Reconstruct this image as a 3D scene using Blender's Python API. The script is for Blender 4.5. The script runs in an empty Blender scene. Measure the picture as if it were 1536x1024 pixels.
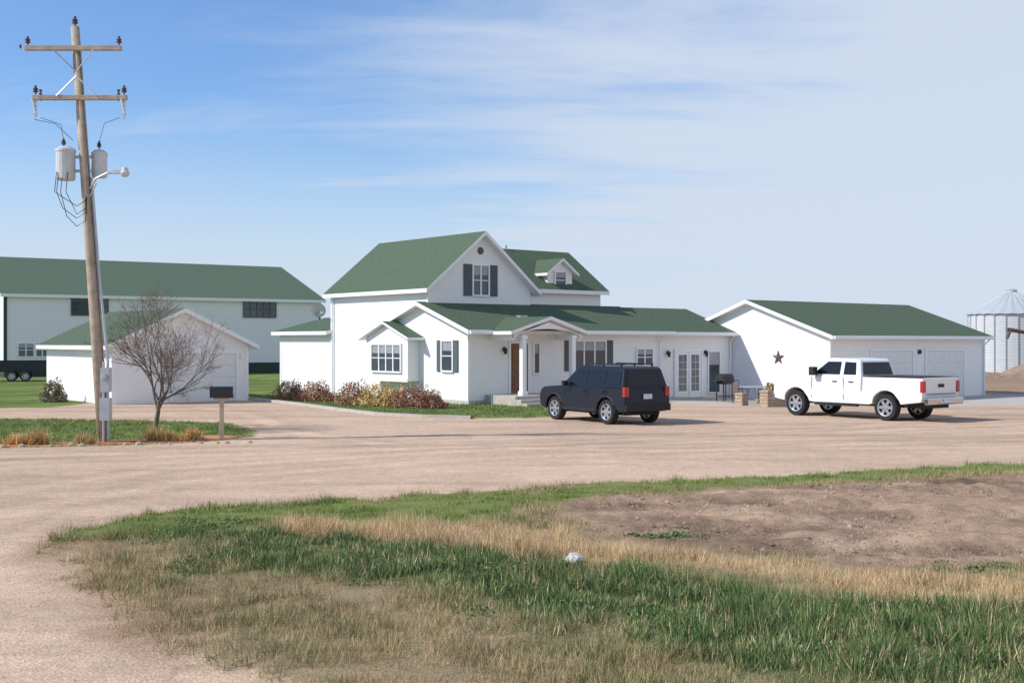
import bpy, bmesh, math, random
import numpy as np
from mathutils import Vector, Matrix
random.seed(7); rng=np.random.default_rng(7)
sc=bpy.context.scene
sc.view_settings.view_transform='Standard'; sc.view_settings.look='None'; sc.view_settings.exposure=0
COL=sc.collection

# ---------------------------------------------------------------- materials
def nmat(name):
    m=bpy.data.materials.new(name); m.use_nodes=True
    nt=m.node_tree; b=nt.nodes['Principled BSDF']
    return m,nt,b
def L(nt,a,b): nt.links.new(a,b)
def simple(name,col,rough=.7,metal=0,var=.12,scale=6,bump=0.0,bscale=60,spec=.3,coat=0,zgrad=None):
    m,nt,b=nmat(name)
    b.inputs['Roughness'].default_value=rough; b.inputs['Metallic'].default_value=metal
    b.inputs['Specular IOR Level'].default_value=spec
    b.inputs['Coat Weight'].default_value=coat; b.inputs['Coat Roughness'].default_value=.05
    tc=nt.nodes.new('ShaderNodeTexCoord')
    n=nt.nodes.new('ShaderNodeTexNoise'); n.inputs['Scale'].default_value=scale; n.inputs['Detail'].default_value=6
    L(nt,tc.outputs['Object'],n.inputs['Vector'])
    mr=nt.nodes.new('ShaderNodeMapRange'); mr.inputs[1].default_value=.3; mr.inputs[2].default_value=.7
    mr.inputs[3].default_value=1-var; mr.inputs[4].default_value=1+var
    L(nt,n.outputs['Fac'],mr.inputs[0])
    mx=nt.nodes.new('ShaderNodeMix'); mx.data_type='RGBA'; mx.blend_type='MULTIPLY'; mx.inputs[0].default_value=1
    mx.inputs[6].default_value=(*col,1); L(nt,mr.outputs[0],mx.inputs[7]); L(nt,mx.outputs[2],b.inputs['Base Color'])
    if bump:
        n2=nt.nodes.new('ShaderNodeTexNoise'); n2.inputs['Scale'].default_value=bscale; n2.inputs['Detail'].default_value=4
        L(nt,tc.outputs['Object'],n2.inputs['Vector'])
        bp=nt.nodes.new('ShaderNodeBump'); bp.inputs['Strength'].default_value=bump; bp.inputs['Distance'].default_value=.02
        L(nt,n2.outputs['Fac'],bp.inputs['Height']); L(nt,bp.outputs[0],b.inputs['Normal'])
    return m
def coursed(name,col,pitch,lineDark,var,scale,bumpS,rough=.8,axis='Z',spec=.2,fine=0):
    """horizontal courses (clapboard, shingle, corrugation)"""
    m,nt,b=nmat(name)
    b.inputs['Roughness'].default_value=rough; b.inputs['Specular IOR Level'].default_value=spec
    tc=nt.nodes.new('ShaderNodeTexCoord'); sp=nt.nodes.new('ShaderNodeSeparateXYZ'); L(nt,tc.outputs['Object'],sp.inputs[0])
    dv=nt.nodes.new('ShaderNodeMath'); dv.operation='DIVIDE'; dv.inputs[1].default_value=pitch; L(nt,sp.outputs[axis],dv.inputs[0])
    fr=nt.nodes.new('ShaderNodeMath'); fr.operation='FRACT'; L(nt,dv.outputs[0],fr.inputs[0])
    mr=nt.nodes.new('ShaderNodeMapRange'); mr.inputs[1].default_value=0; mr.inputs[2].default_value=.2; mr.inputs[3].default_value=1-lineDark; mr.inputs[4].default_value=1
    L(nt,fr.outputs[0],mr.inputs[0])
    n=nt.nodes.new('ShaderNodeTexNoise'); n.inputs['Scale'].default_value=scale; n.inputs['Detail'].default_value=8; n.inputs['Roughness'].default_value=.7
    L(nt,tc.outputs['Object'],n.inputs['Vector'])
    mr2=nt.nodes.new('ShaderNodeMapRange'); mr2.inputs[1].default_value=.3; mr2.inputs[2].default_value=.7; mr2.inputs[3].default_value=1-var; mr2.inputs[4].default_value=1+var
    L(nt,n.outputs['Fac'],mr2.inputs[0])
    mm=nt.nodes.new('ShaderNodeMath'); mm.operation='MULTIPLY'; L(nt,mr.outputs[0],mm.inputs[0]); L(nt,mr2.outputs[0],mm.inputs[1])
    last=mm
    if fine:
        n3=nt.nodes.new('ShaderNodeTexNoise'); n3.inputs['Scale'].default_value=9; n3.inputs['Detail'].default_value=2
        mp=nt.nodes.new('ShaderNodeMapping'); mp.inputs['Scale'].default_value=(.8,.8,4); L(nt,tc.outputs['Object'],mp.inputs[0]); L(nt,mp.outputs[0],n3.inputs['Vector'])
        mr3=nt.nodes.new('ShaderNodeMapRange'); mr3.inputs[1].default_value=.3; mr3.inputs[2].default_value=.7; mr3.inputs[3].default_value=1-fine; mr3.inputs[4].default_value=1+fine
        L(nt,n3.outputs['Fac'],mr3.inputs[0])
        m3=nt.nodes.new('ShaderNodeMath'); m3.operation='MULTIPLY'; L(nt,last.outputs[0],m3.inputs[0]); L(nt,mr3.outputs[0],m3.inputs[1]); last=m3
    mx=nt.nodes.new('ShaderNodeMix'); mx.data_type='RGBA'; mx.blend_type='MULTIPLY'; mx.inputs[0].default_value=1
    mx.inputs[6].default_value=(*col,1); L(nt,last.outputs[0],mx.inputs[7]); L(nt,mx.outputs[2],b.inputs['Base Color'])
    bp=nt.nodes.new('ShaderNodeBump'); bp.inputs['Strength'].default_value=bumpS; bp.inputs['Distance'].default_value=.02
    L(nt,fr.outputs[0],bp.inputs['Height']); bp.invert=True; L(nt,bp.outputs[0],b.inputs['Normal'])
    return m
def attrmat(name,rough=.9):
    m,nt,b=nmat(name); b.inputs['Roughness'].default_value=rough; b.inputs['Specular IOR Level'].default_value=.1
    a=nt.nodes.new('ShaderNodeAttribute'); a.attribute_name='base'; L(nt,a.outputs['Color'],b.inputs['Base Color'])
    return m
M={}
M['siding']=coursed('white_siding',(.84,.835,.82),.115,.07,.03,1.2,.15,.6)
M['metalwall']=coursed('white_metal_wall',(.80,.80,.80),.3,.08,.03,.6,.15,.5,axis='X')
M['trim']=simple('white_trim',(.86,.86,.85),.5,var=.03)
M['roof']=coursed('green_shingles',(.092,.132,.082),.06,.18,.18,40,.3,.9,fine=.2)
M['roofbarn']=coursed('green_barn_roof',(.11,.155,.10),.06,.05,.06,3,.1,.7,fine=.05)
M['glass']=simple('window_glass',(.05,.06,.075),.06,var=.4,scale=.8,spec=.8)
M['blind']=simple('window_blind',(.33,.34,.36),.3,var=.1,spec=.6)
M['shutter']=coursed('shutter_slate',(.10,.12,.125),.06,.35,.05,5,.5,.6)
M['wood_door']=simple('brown_door',(.20,.10,.055),.5,var=.2)
M['concrete']=simple('concrete',(.48,.43,.37),.9,var=.1,scale=4,bump=.3)
M['found']=simple('foundation',(.50,.48,.44),.9,var=.1)
M['darkgreen']=simple('dark_green_metal',(.03,.055,.045),.6)
M['dark']=simple('dark_metal',(.035,.037,.04),.5)
M['pole']=simple('weathered_pole_wood',(.43,.35,.265),.9,var=.2,scale=5,bump=.4)
M['galv']=simple('galvanised_steel',(.48,.50,.52),.45,metal=.5,var=.1)
M['grayp']=simple('transformer_gray',(.56,.57,.56),.5,var=.08)
M['porc']=simple('insulator_porcelain',(.10,.06,.05),.3,spec=.6)
M['bark']=simple('bark',(.20,.15,.125),.95,var=.25,scale=12,bump=.4)
M['mailwood']=simple('mailbox_post_wood',(.55,.42,.28),.85,var=.15,scale=9)
M['mailblack']=simple('mailbox_black',(.02,.02,.022),.35,spec=.5)
M['tire']=simple('tire_rubber',(.025,.025,.026),.85)
M['rim']=simple('alloy',(.50,.51,.53),.35,metal=.8,var=.05)
M['black_paint']=simple('black_car_paint',(.008,.010,.018),.3,var=.05,spec=.25,coat=.22)
M['white_paint']=simple('white_car_paint',(.80,.81,.82),.3,var=.02,spec=.5,coat=.6)
M['carglass']=simple('car_glass',(.008,.009,.011),.05,var=.1,spec=.4)
M['plastic']=simple('dark_plastic',(.022,.022,.024),.6)
M['red']=simple('tail_light_red',(.45,.02,.02),.25,spec=.6,coat=.5)
M['plate']=simple('licence_plate',(.65,.68,.70),.4)
M['chrome']=simple('chrome',(.65,.66,.68),.15,metal=1,var=.02)
M['star']=simple('rusty_star',(.14,.095,.075),.7,var=.2)
M['stone']=simple('tan_block',(.44,.34,.25),.9,var=.25,scale=12,bump=.5)
M['bin']=coursed('corrugated_steel',(.55,.57,.58),.25,.25,.08,2,.6,.5,spec=.3)
M['binroof']=simple('bin_roof_steel',(.50,.53,.54),.5,metal=.2,var=.1)
M['rust']=simple('rusty_steel',(.15,.10,.085),.8,var=.3)
M['leaf']=attrmat('foliage')
M['blade']=attrmat('grass_blades')
M['rock']=simple('pale_rock',(.60,.57,.53),.9,var=.2,scale=8,bump=.6,bscale=15)

# ---------------------------------------------------------------- mesh helpers
class MB:
    def __init__(s): s.v=[]; s.f=[]; s.m=[]
    def add(s,vs,fs,mi=0):
        o=len(s.v); s.v+= [tuple(p) for p in vs]
        for f in fs: s.f.append([i+o for i in f]); s.m.append(mi)
    def box(s,x0,x1,y0,y1,z0,z1,mi=0):
        s.add([(x0,y0,z0),(x1,y0,z0),(x1,y1,z0),(x0,y1,z0),(x0,y0,z1),(x1,y0,z1),(x1,y1,z1),(x0,y1,z1)],
              [(3,2,1,0),(4,5,6,7),(0,1,5,4),(1,2,6,5),(2,3,7,6),(3,0,4,7)],mi)
    def tube(s,pts,rs,n=8,mi=0,cap=True):
        pts=[Vector(p) for p in pts]; 
        if not hasattr(rs,'__len__'): rs=[rs]*len(pts)
        vs=[];fs=[]
        for i,p in enumerate(pts):
            d=(pts[min(i+1,len(pts)-1)]-pts[max(i-1,0)])
            d=d.normalized() if d.length>1e-9 else Vector((0,0,1))
            a=Vector((0,0,1)) if abs(d.z)<.9 else Vector((1,0,0))
            u=d.cross(a).normalized(); w=d.cross(u)
            for k in range(n):
                t=2*math.pi*k/n; vs.append(p+(u*math.cos(t)+w*math.sin(t))*rs[i])
        for i in range(len(pts)-1):
            for k in range(n):
                k2=(k+1)%n; fs.append((i*n+k,i*n+k2,(i+1)*n+k2,(i+1)*n+k))
        if cap: fs.append(tuple(range(n-1,-1,-1))); fs.append(tuple((len(pts)-1)*n+k for k in range(n)))
        s.add(vs,fs,mi)
    def lathe(s,prof,c,axis='Z',n=24,mi=0):
        vs=[];fs=[]
        for (r,h) in prof:
            for k in range(n):
                t=2*math.pi*k/n; a,b=r*math.cos(t),r*math.sin(t)
                vs.append({'Z':(c[0]+a,c[1]+b,c[2]+h),'Y':(c[0]+a,c[1]+h,c[2]+b),'X':(c[0]+h,c[1]+a,c[2]+b)}[axis])
        for i in range(len(prof)-1):
            for k in range(n):
                k2=(k+1)%n; fs.append((i*n+k,i*n+k2,(i+1)*n+k2,(i+1)*n+k))
        s.add(vs,fs,mi)
    def obj(s,name,mats,parent=None,smooth=False,bevel=0,seg=2,loc=(0,0,0),recalc=True):
        me=bpy.data.meshes.new(name); me.from_pydata(s.v,[],s.f)
        if not isinstance(mats,(list,tuple)): mats=[mats]
        for m in mats: me.materials.append(m)
        me.polygons.foreach_set('material_index',s.m)
        if recalc:
            bm=bmesh.new(); bm.from_mesh(me); bmesh.ops.recalc_face_normals(bm,faces=bm.faces); bm.to_mesh(me); bm.free()
        if smooth or bevel: me.polygons.foreach_set('use_smooth',[True]*len(me.polygons))
        o=bpy.data.objects.new(name,me); COL.objects.link(o); o.location=loc
        if parent: o.parent=parent
        if bevel:
            b=o.modifiers.new('b','BEVEL'); b.width=bevel; b.segments=seg; b.limit_method='ANGLE'; b.angle_limit=math.radians(35); b.harden_normals=True
        return o
def empty(name,loc,rot=0):
    e=bpy.data.objects.new(name,None); COL.objects.link(e); e.location=loc; e.rotation_euler=(0,0,rot); e.empty_display_size=.3; return e
def gh(x,y):
    def S(t): t=np.clip(t,0,1); return t*t*(3-2*t)
    return -0.25*S((np.asarray(x)-5)/8)*S((np.asarray(y)-44)/9)

def gable_walls(mb,x0,x1,y0,y1,zw,zr,axis,z0=-.3,mi=0):
    if axis=='x':
        ym=(y0+y1)/2; P=[(y0,z0),(y1,z0),(y1,zw),(ym,zr),(y0,zw)]
        vs=[(x0,a,b) for a,b in P]+[(x1,a,b) for a,b in P]
    else:
        xm=(x0+x1)/2; P=[(x0,z0),(x1,z0),(x1,zw),(xm,zr),(x0,zw)]
        vs=[(a,y0,b) for a,b in P]+[(a,y1,b) for a,b in P]
    fs=[(4,3,2,1,0),(5,6,7,8,9)]+[(i,(i+1)%5,(i+1)%5+5,i+5) for i in range(5)]
    mb.add(vs,fs,mi)
def gable_roof(name,parent,x0,x1,c,hw,zedge,zridge,axis,th=.17,mat='roof'):
    P=[(c-hw,zedge),(c,zridge),(c+hw,zedge),(c+hw,zedge-th),(c,zridge-th),(c-hw,zedge-th)]
    f=(lambda a,p:(a,p[0],p[1])) if axis=='x' else (lambda a,p:(p[0],a,p[1]))
    mb=MB(); vs=[f(x0,p) for p in P]+[f(x1,p) for p in P]
    mb.add(vs,[(0,1,7,6),(1,2,8,7)],0)
    mb.add(vs,[(2,3,9,8),(3,4,10,9),(4,5,11,10),(5,0,6,11),(0,5,4,1),(1,4,3,2),(6,7,10,11),(7,8,9,10)],1)
    return mb.obj(name,[M[mat],M['trim']],parent)
def fbox(mb,face,pl,a0,a1,z0,z1,o0,o1,mi=0):
    if face=='y-': mb.box(a0,a1,pl-o1,pl-o0,z0,z1,mi)
    else: mb.box(pl-o1,pl-o0,a0,a1,z0,z1,mi)
def window(name,parent,face,pl,a0,a1,z0,z1,nx=1,nz=2,shut=0,fr=.07,sgap=0):
    mb=MB()
    fbox(mb,face,pl,a0,a1,z0,z1,.004,.025,1)
    fbox(mb,face,pl,a0-fr,a0,z0-fr,z1+fr,.003,.07); fbox(mb,face,pl,a1,a1+fr,z0-fr,z1+fr,.003,.07)
    fbox(mb,face,pl,a0,a1,z1,z1+fr,.003,.072); fbox(mb,face,pl,a0-.02,a1+.02,z0-fr,z0,.003,.09)
    for i in range(1,nx):
        a=a0+(a1-a0)*i/nx; fbox(mb,face,pl,a-.035,a+.035,z0,z1,.01,.055)
    for i in range(1,nz):
        z=z0+(z1-z0)*i/nz; fbox(mb,face,pl,a0,a1,z-.018,z+.018,.01,.045)
    fbox(mb,face,pl,a0+.02,a1-.02,z1-(z1-z0)*.32,z1-.01,.024,.030,3)
    if shut:
        fbox(mb,face,pl,a0-fr-.02-shut,a0-fr-.02,z0-.05,z1+.05,.003,.05,2)
        fbox(mb,face,pl,a1+fr+.02,a1+fr+.02+shut,z0-.05,z1+.05,.003,.05,2)
    return mb.obj(name,[M['trim'],M['glass'],M['shutter'],M['blind']],parent)
def garage_door(name,parent,face,pl,a0,a1,z0,z1):
    mb=MB(); n=4
    for i in range(n):
        za=z0+(z1-z0)*i/n; zb=z0+(z1-z0)*(i+1)/n-.012
        fbox(mb,face,pl,a0,a1,za,zb,.003,.03,1)
        k=5
        for j in range(k):
            b0=a0+(a1-a0)*j/k+.07; b1=a0+(a1-a0)*(j+1)/k-.07
            fbox(mb,face,pl,b0,b1,za+.1,zb-.1,.029,.038,1)
    fr=.11
    fbox(mb,face,pl,a0-fr,a0,z0,z1+fr,.003,.07); fbox(mb,face,pl,a1,a1+fr,z0,z1+fr,.003,.07); fbox(mb,face,pl,a0,a1,z1,z1+fr,.003,.069)
    return mb.obj(name,[M['trim'],M['doorp']],parent)
M['doorp']=simple('garage_door_paint',(.76,.76,.74),.5,var=.03)

TH=math.radians(38.9)
# ---------------------------------------------------------------- farmhouse
H=empty('farmhouse',(-1.71,47.4,0),TH)
mb=MB()
gable_walls(mb,0,10.6,0,6.45,2.95,4.05,'x')
gable_walls(mb,.2,5.75,3.1,10.9,4.80,7.05,'y')
gable_walls(mb,5.5,10.2,3.3,8.5,4.95,6.65,'x')
gable_walls(mb,.27,5.6,10.8,16.0,2.95,3.55,'y')
gable_walls(mb,10.55,16.25,.5,6.3,2.88,3.95,'x')
mb.obj('walls',M['siding'],H)
mb=MB()
for (a,b,c,d) in [(-.012,10.612,-.012,6.46)]: mb.box(a,b,c,d,-.3,.16)
mb.box(.188,1,3.0,10.9,-.3,.162); mb.box(.258,1,10.85,16.01,-.3,.161)
mb.obj('foundation',M['found'],H)
gable_roof('roof_front_wing',H,-.35,11.35,3.22,3.66,2.95,4.16,'x')
gable_roof('roof_main',H,2.72,11.2,2.975,3.1,4.69,7.23,'y')
gable_roof('roof_cross_wing',H,5.78,10.5,5.9,2.9,4.84,6.83,'x')
gable_roof('roof_cross_wing_valley',H,3.4,5.775,5.9,2.72,4.96,6.826,'x')
gable_roof('roof_rear',H,10.9,16.3,2.93,3.05,2.98,3.72,'y')
gable_roof('roof_breezeway',H,11.36,16.15,3.4,3.3,2.93,4.13,'x')
mb=MB()
for (x,y,z1) in [(0,0,2.9),(10.6,0,2.9),(.2,3.1,4.7),(.2,10.9,4.7),(.27,16,2.9)]:
    mb.box(x-.02,x+.09,y-.02,y+.09,.16,z1)
mb.tube([(-.28,-.35,2.8),(-.06,-.06,2.55),(-.06,-.06,.1)],.04,6)
mb.tube([(10.75,-.35,2.8),(10.72,-.05,2.5),(10.72,-.05,.0)],.045,6)
mb.tube([(16.05,.15,2.75),(16.05,.42,2.5),(16.05,.42,-.2)],.045,6)
mb.tube([(.12,10.7,4.5),(.12,10.7,.1)],.04,6)
mb.box(-.3,11.3,-.56,-.445,2.80,2.92); mb.box(11.4,16.1,-.02,.095,2.79,2.90)
mb.obj('trim_boards',M['trim'],H)
mb=MB()
gable_walls(mb,-.6,.1,3.4,6.6,2.72,3.2,'x',z0=.85)
mb.obj('bay_walls',M['siding'],H)
gable_roof('roof_bay',H,-.85,.6,5.0,1.95,2.66,3.36,'x',th=.1)
mb=MB()
mb.box(-.66,-.603,3.35,6.65,.82,.95)
mb.box(-.12,-.003,3.9,4.2,.2,.86); mb.box(-.12,-.003,5.8,6.1,.2,.86)
mb.obj('bay_sill',M['trim'],H)
window('bay_window',H,'x-',-.6,3.9,6.1,1.25,2.35,4,2)
window('gable_end_window',H,'x-',0,1.05,1.75,1.33,2.5,1,2,shut=.28)
window('attic_window',H,'y-',3.1,2.55,3.35,4.5,5.75,2,2,shut=.42)
mb=MB(); mb.lathe([(0.001,-.05),(.13,-.05),(.16,-.03),(.16,0)],(2.95,3.1,6.4),'Y',16); mb.obj('attic_vent',M['shutter'],H)
window('living_window',H,'y-',0,5.5,7.35,1.3,2.5,3,1,shut=.38)
window('kitchen_window',H,'y-',0,9.3,10.25,1.45,2.15,2,2)
mb=MB(); gable_walls(mb,7.05,8.55,3.45,5.5,5.65,6.15,'y',z0=4.8); mb.obj('dormer_walls',M['siding'],H)
gable_roof('roof_dormer',H,3.2,5.8,7.8,.98,5.6,6.3,'y',th=.12)
window('dormer_window',H,'y-',3.45,7.5,8.1,4.95,5.65,1,2)
gable_roof('roof_portico',H,-1.75,2.2,2.8,2.05,2.9,3.5,'y',th=.13)
mb=MB()
n=16; vs=[];
for i in range(n+1):
    x=1.0+3.6*i/n; top=3.36-abs(x-2.8)*.29-.1; bot=2.62+.38*math.sqrt(max(0,1-((x-2.8)/1.8)**2))
    bot=min(bot,top-.02)
    for y in (-1.6,-1.5): vs+=[(x,y,top),(x,y,bot)]
fs=[]
for i in range(n):
    a=i*4;b=a+4
    fs+=[(a,b,b+1,a+1),(a+2,a+3,b+3,b+2),(a+1,b+1,b+3,a+3),(a,a+2,b+2,b)]
mb.add(vs,fs)
for x in (1.5,4.1):
    mb.box(x-.1,x+.1,-1.65,-1.45,.38,2.75); mb.box(x-.14,x+.14,-1.69,-1.41,.38,.55); mb.box(x-.13,x+.13,-1.68,-1.42,2.6,2.74)
mb.box(1.02,1.12,-1.5,0,2.55,2.75); mb.box(4.48,4.58,-1.5,0,2.55,2.75)
mb.obj('portico_posts',M['trim'],H)
mb=MB(); mb.box(.8,4.5,-1.95,-.01,-.1,.38); mb.box(.8,3.4,-2.3,-1.951,-.1,.25); mb.box(.8,3.4,-2.65,-2.301,-.1,.12)
mb.obj('front_steps',M['concrete'],H,bevel=.02)
mb=MB(); mb.box(2.1,3.0,-.035,-.003,.4,2.42); mb.box(2.2,2.9,-.05,-.034,.55,1.2);mb.box(2.2,2.9,-.05,-.034,1.35,2.25)
mb.obj('front_door',M['wood_door'],H)
mb=MB(); mb.box(2.0,2.1,-.06,-.003,.39,2.52);mb.box(3.0,3.1,-.06,-.003,.39,2.52);mb.box(2.1,3.0,-.06,-.003,2.42,2.52); mb.obj('front_door_frame',M['trim'],H)
window('sidelight_window',H,'y-',0,3.35,3.6,1.2,2.4,1,1,shut=0)
def lantern(name,parent,x,y,z):
    mb=MB(); mb.box(x-.03,x+.03,y-.05,y-.003,z-.05,z+.12); mb.tube([(x,y-.02,z+.1),(x,y-.12,z+.16),(x,y-.14,z+.08)],.012,5)
    mb.lathe([(.02,.1),(.09,.04),(.07,.03),(.06,-.14),(.02,-.17)],(x,y-.14,z),'Z',8); return mb.obj(name,M['dark'],parent)
lantern('wall_lantern',H,1.75,0,2.15); lantern('wall_lantern_breezeway',H,11.75,.5,1.95); lantern('wall_lantern_breezeway_b',H,14.3,.5,1.95)
mb=MB()
for a in (12.35,13.2):
    fbox(mb,'y-',.5,a,a+.8,-.1,2.0,.003,.05)
    fbox(mb,'y-',.5,a+.14,a+.66,.2,1.88,.049,.056,1)
    for k in range(1,5): fbox(mb,'y-',.5,a+.14,a+.66,.2+1.67*k/5-.008,.2+1.67*k/5+.008,.055,.062)
    fbox(mb,'y-',.5,a+.393,a+.407,.2,1.88,.055,.063)
fbox(mb,'y-',.5,12.2,12.34,-.1,2.15,.003,.07); fbox(mb,'y-',.5,14.01,14.15,-.1,2.15,.003,.07); fbox(mb,'y-',.5,12.34,14.01,2.01,2.15,.003,.07)
mb.obj('french_doors',[M['trim'],M['glass']],H)
window('breezeway_window',H,'y-',.5,14.55,15.3,.1,2.0,1,1)
mb=MB(); mb.tube([(6.6,5.9,6.6),(6.6,5.9,7.0)],.05,8); mb.box(3.6,4.0,1.2,1.6,3.35,3.6); mb.box(6.2,6.6,6.3,6.7,6.5,6.95); mb.obj('roof_vents',M['galv'],H)
mb=MB()
mb.tube([(.1,11.6,3.05),(-.15,11.6,3.5),(-.15,11.6,3.95)],.03,6)
mb.lathe([(.36,.12),(.27,.06),(.13,.014),(.001,0)],(0,0,0),'X',18)
# tilt of the dish comes from its own mesh orientation
mb.obj('dish_mast_tmp',M['grayp'],H)
bpy.data.objects.remove(bpy.data.objects['dish_mast_tmp'])
mb=MB(); mb.tube([(.1,11.6,3.05),(-.15,11.6,3.5),(-.15,11.6,3.95)],.03,6); mb.tube([(-.15,11.6,3.75),(-.25,11.1,3.85)],.015,5); mb.box(-.3,-.2,11.02,11.12,3.8,3.9); mb.obj('satellite_dish_mast',M['galv'],H)
mb=MB(); mb.lathe([(.36,.12),(.27,.06),(.13,.014),(.001,0)],(0,0,0),'X',18); d=mb.obj('satellite_dish',M['grayp'],H); d.location=(-.12,11.6,4.0); d.rotation_euler=(0,.35,math.radians(235))

# ---------------------------------------------------------------- garage
G=empty('garage',(-1.71,47.4,0),TH)
mb=MB(); gable_walls(mb,16.2,29.06,-5.23,3.91,2.78,4.32,'x',z0=-.6); mb.obj('walls',M['siding'],G)
gable_roof('roof',G,15.85,29.4,-.66,4.95,2.76,4.48,'x')
garage_door('overhead_door_a',G,'y-',-5.23,19.3,22.6,-.25,2.05)
garage_door('overhead_door_b',G,'y-',-5.23,23.8,27.1,-.25,2.05)
mb=MB()
for (x,y) in [(16.2,-5.23),(28.97,-5.23)]: mb.box(x-.02,x+.11,y-.02,y+.1,-.4,2.7)
mb.box(15.9,29.35,-5.73,-5.615,2.62,2.73); mb.tube([(29.0,-5.6,2.6),(29.0,-5.3,2.3),(29.0,-5.3,-.3)],.045,6)
mb.obj('trim_boards',M['trim'],G)
mb=MB()
pts=[];c=(-2.35,1.75)
for k in range(10):
    a=math.pi/2+k*math.pi/5; r=.36 if k%2==0 else .14
    pts.append((16.17,c[0]+r*math.cos(a),c[1]+r*math.sin(a)))
mb.add(pts+[(16.08,c[0],c[1])],[(k,(k+1)%10,10) for k in range(10)])
mb.obj('barn_star',M['star'],G)
mb=MB(); mb.box(23.1,23.3,-5.32,-5.233,1.9,2.1); mb.obj('wall_lamp',M['dark'],G)

# ---------------------------------------------------------------- shed
S=empty('shed',(-15.8,47.4,0),TH)
mb=MB(); gable_walls(mb,0,5.86,0,7.9,2.35,3.68,'y'); mb.obj('walls',M['siding'],S)
gable_roof('roof',S,-.35,8.2,2.93,3.3,2.34,3.86,'y')
garage_door('overhead_door',S,'y-',0,2.5,5.3,.02,2.0)
mb=MB(); mb.box(-.02,.1,-.02,.1,.1,2.3); mb.box(5.78,5.88,-.02,.1,.1,2.3)
mb.box(5.5,5.62,-.05,-.02,1.8,2.0); mb.obj('trim_boards',M['trim'],S)

# ---------------------------------------------------------------- barn
B=empty('barn',(-35.5,84,0),math.radians(34))
mb=MB(); gable_walls(mb,0,24,0,17.6,5.75,8.8,'x',z0=-.5); mb.obj('walls',M['metalwall'],B)
gable_roof('roof',B,-.35,24.4,8.8,9.15,5.84,9.0,'x',th=.22,mat='roofbarn')
mb=MB(); mb.box(-.04,24.04,-.04,17.64,-.5,.85)
mb.box(-.06,.14,-.06,.14,.851,5.7); mb.box(23.9,24.06,-.06,.1,.851,5.7)
mb.obj('wainscot',M['darkgreen'],B)
for i,(a,b) in enumerate([(4.5,7.1),(17.5,20.2)]):
    mb=MB(); fbox(mb,'y-',0,a,b,4.4,5.65,.004,.06,1)
    for k in range(0,6): x=a+(b-a)*k/5; fbox(mb,'y-',0,x-.03,x+.03,4.38,5.66,.061,.09)
    for z in (4.4,5.02,5.63): fbox(mb,'y-',0,a,b,z-.03,z+.03,.0615,.088)
    mb.obj('loft_window_%s'%'ab'[i],[M['shutter'],M['glass']],B)
window('small_window',B,'y-',0,.9,1.9,1.45,2.35,2,2)
window('small_window_b',B,'y-',0,2.1,2.9,1.45,2.35,2,2)

# ---------------------------------------------------------------- grain bin
GB=empty('grain_bin',(45.8,110,-.3),0)
mb=MB(); mb.lathe([(3.75,-.3),(3.75,5.35)],(0,0,0),'Z',48); mb.obj('shell',M['bin'],GB,smooth=True)
mb=MB(); vs=[];n=48
for k in range(n):
    t=2*math.pi*k/n; z=.06 if k%2 else 0
    vs.append((3.95*math.cos(t),3.95*math.sin(t),5.25+z))
for k in range(n):
    t=2*math.pi*k/n; z=.06 if k%2 else 0; vs.append((.45*math.cos(t),.45*math.sin(t),7.25+z))
mb.add(vs,[(k,(k+1)%n,n+(k+1)%n,n+k) for k in range(n)]); mb.lathe([(.45,7.1),(.45,7.5),(.5,7.5),(.001,7.7)],(0,0,0),'Z',16); mb.obj('roof',M['binroof'],GB)
mb=MB()
for k in range(24):
    t=2*math.pi*k/24; mb.box(3.78*math.cos(t)-.05,3.78*math.cos(t)+.05,3.78*math.sin(t)-.05,3.78*math.sin(t)+.05,-.2,5.2)
mb.obj('stiffeners',M['binroof'],GB)
A=empty('grain_auger',(44,98,-.25),0)
mb=MB(); mb.tube([(-3.6,0,3.75),(4.5,2,2.5)],.16,8); mb.tube([(-3.3,0,3.7),(-3.6,0,3.0)],.14,8); mb.tube([(0,.6,3.1),(0,.3,.5)],.06,6); mb.tube([(1,.9,3.0),(.6,1.4,.5)],.06,6)
mb.obj('auger_tube',M['rust'],A)
mb=MB(); 
for y in (-.6,1.9): mb.lathe([(.001,-.1),(.45,-.1),(.45,.1),(.001,.1)],(0.3,y,.45),'Y',16)
mb.tube([(.3,-.6,.45),(.3,1.9,.45)],.05,6); mb.obj('auger_wheels',M['tire'],A)
mb=MB(); R0=random.Random(5); vs=[];fs=[]; nx_,ny_=40,20
for j in range(ny_+1):
    for i in range(nx_+1):
        u=i/nx_;v=j/ny_; h=max(0,math.sin(math.pi*u)*math.sin(math.pi*v))**.8*(1.0+.5*math.sin(u*17)+.3*math.sin(v*9+u*23))*.6
        vs.append((u*12-6,v*5-2.5,h-.08+R0.uniform(0,.08)))
for j in range(ny_):
    for i in range(nx_): a=j*(nx_+1)+i; fs.append((a,a+1,a+nx_+2,a+nx_+1))
mb.add(vs,fs); mb.obj('soil_heap',simple('soil',(.30,.21,.15),.95,var=.25,scale=2,bump=.5,bscale=8),None,smooth=True,loc=(40,92,-.25))

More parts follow.
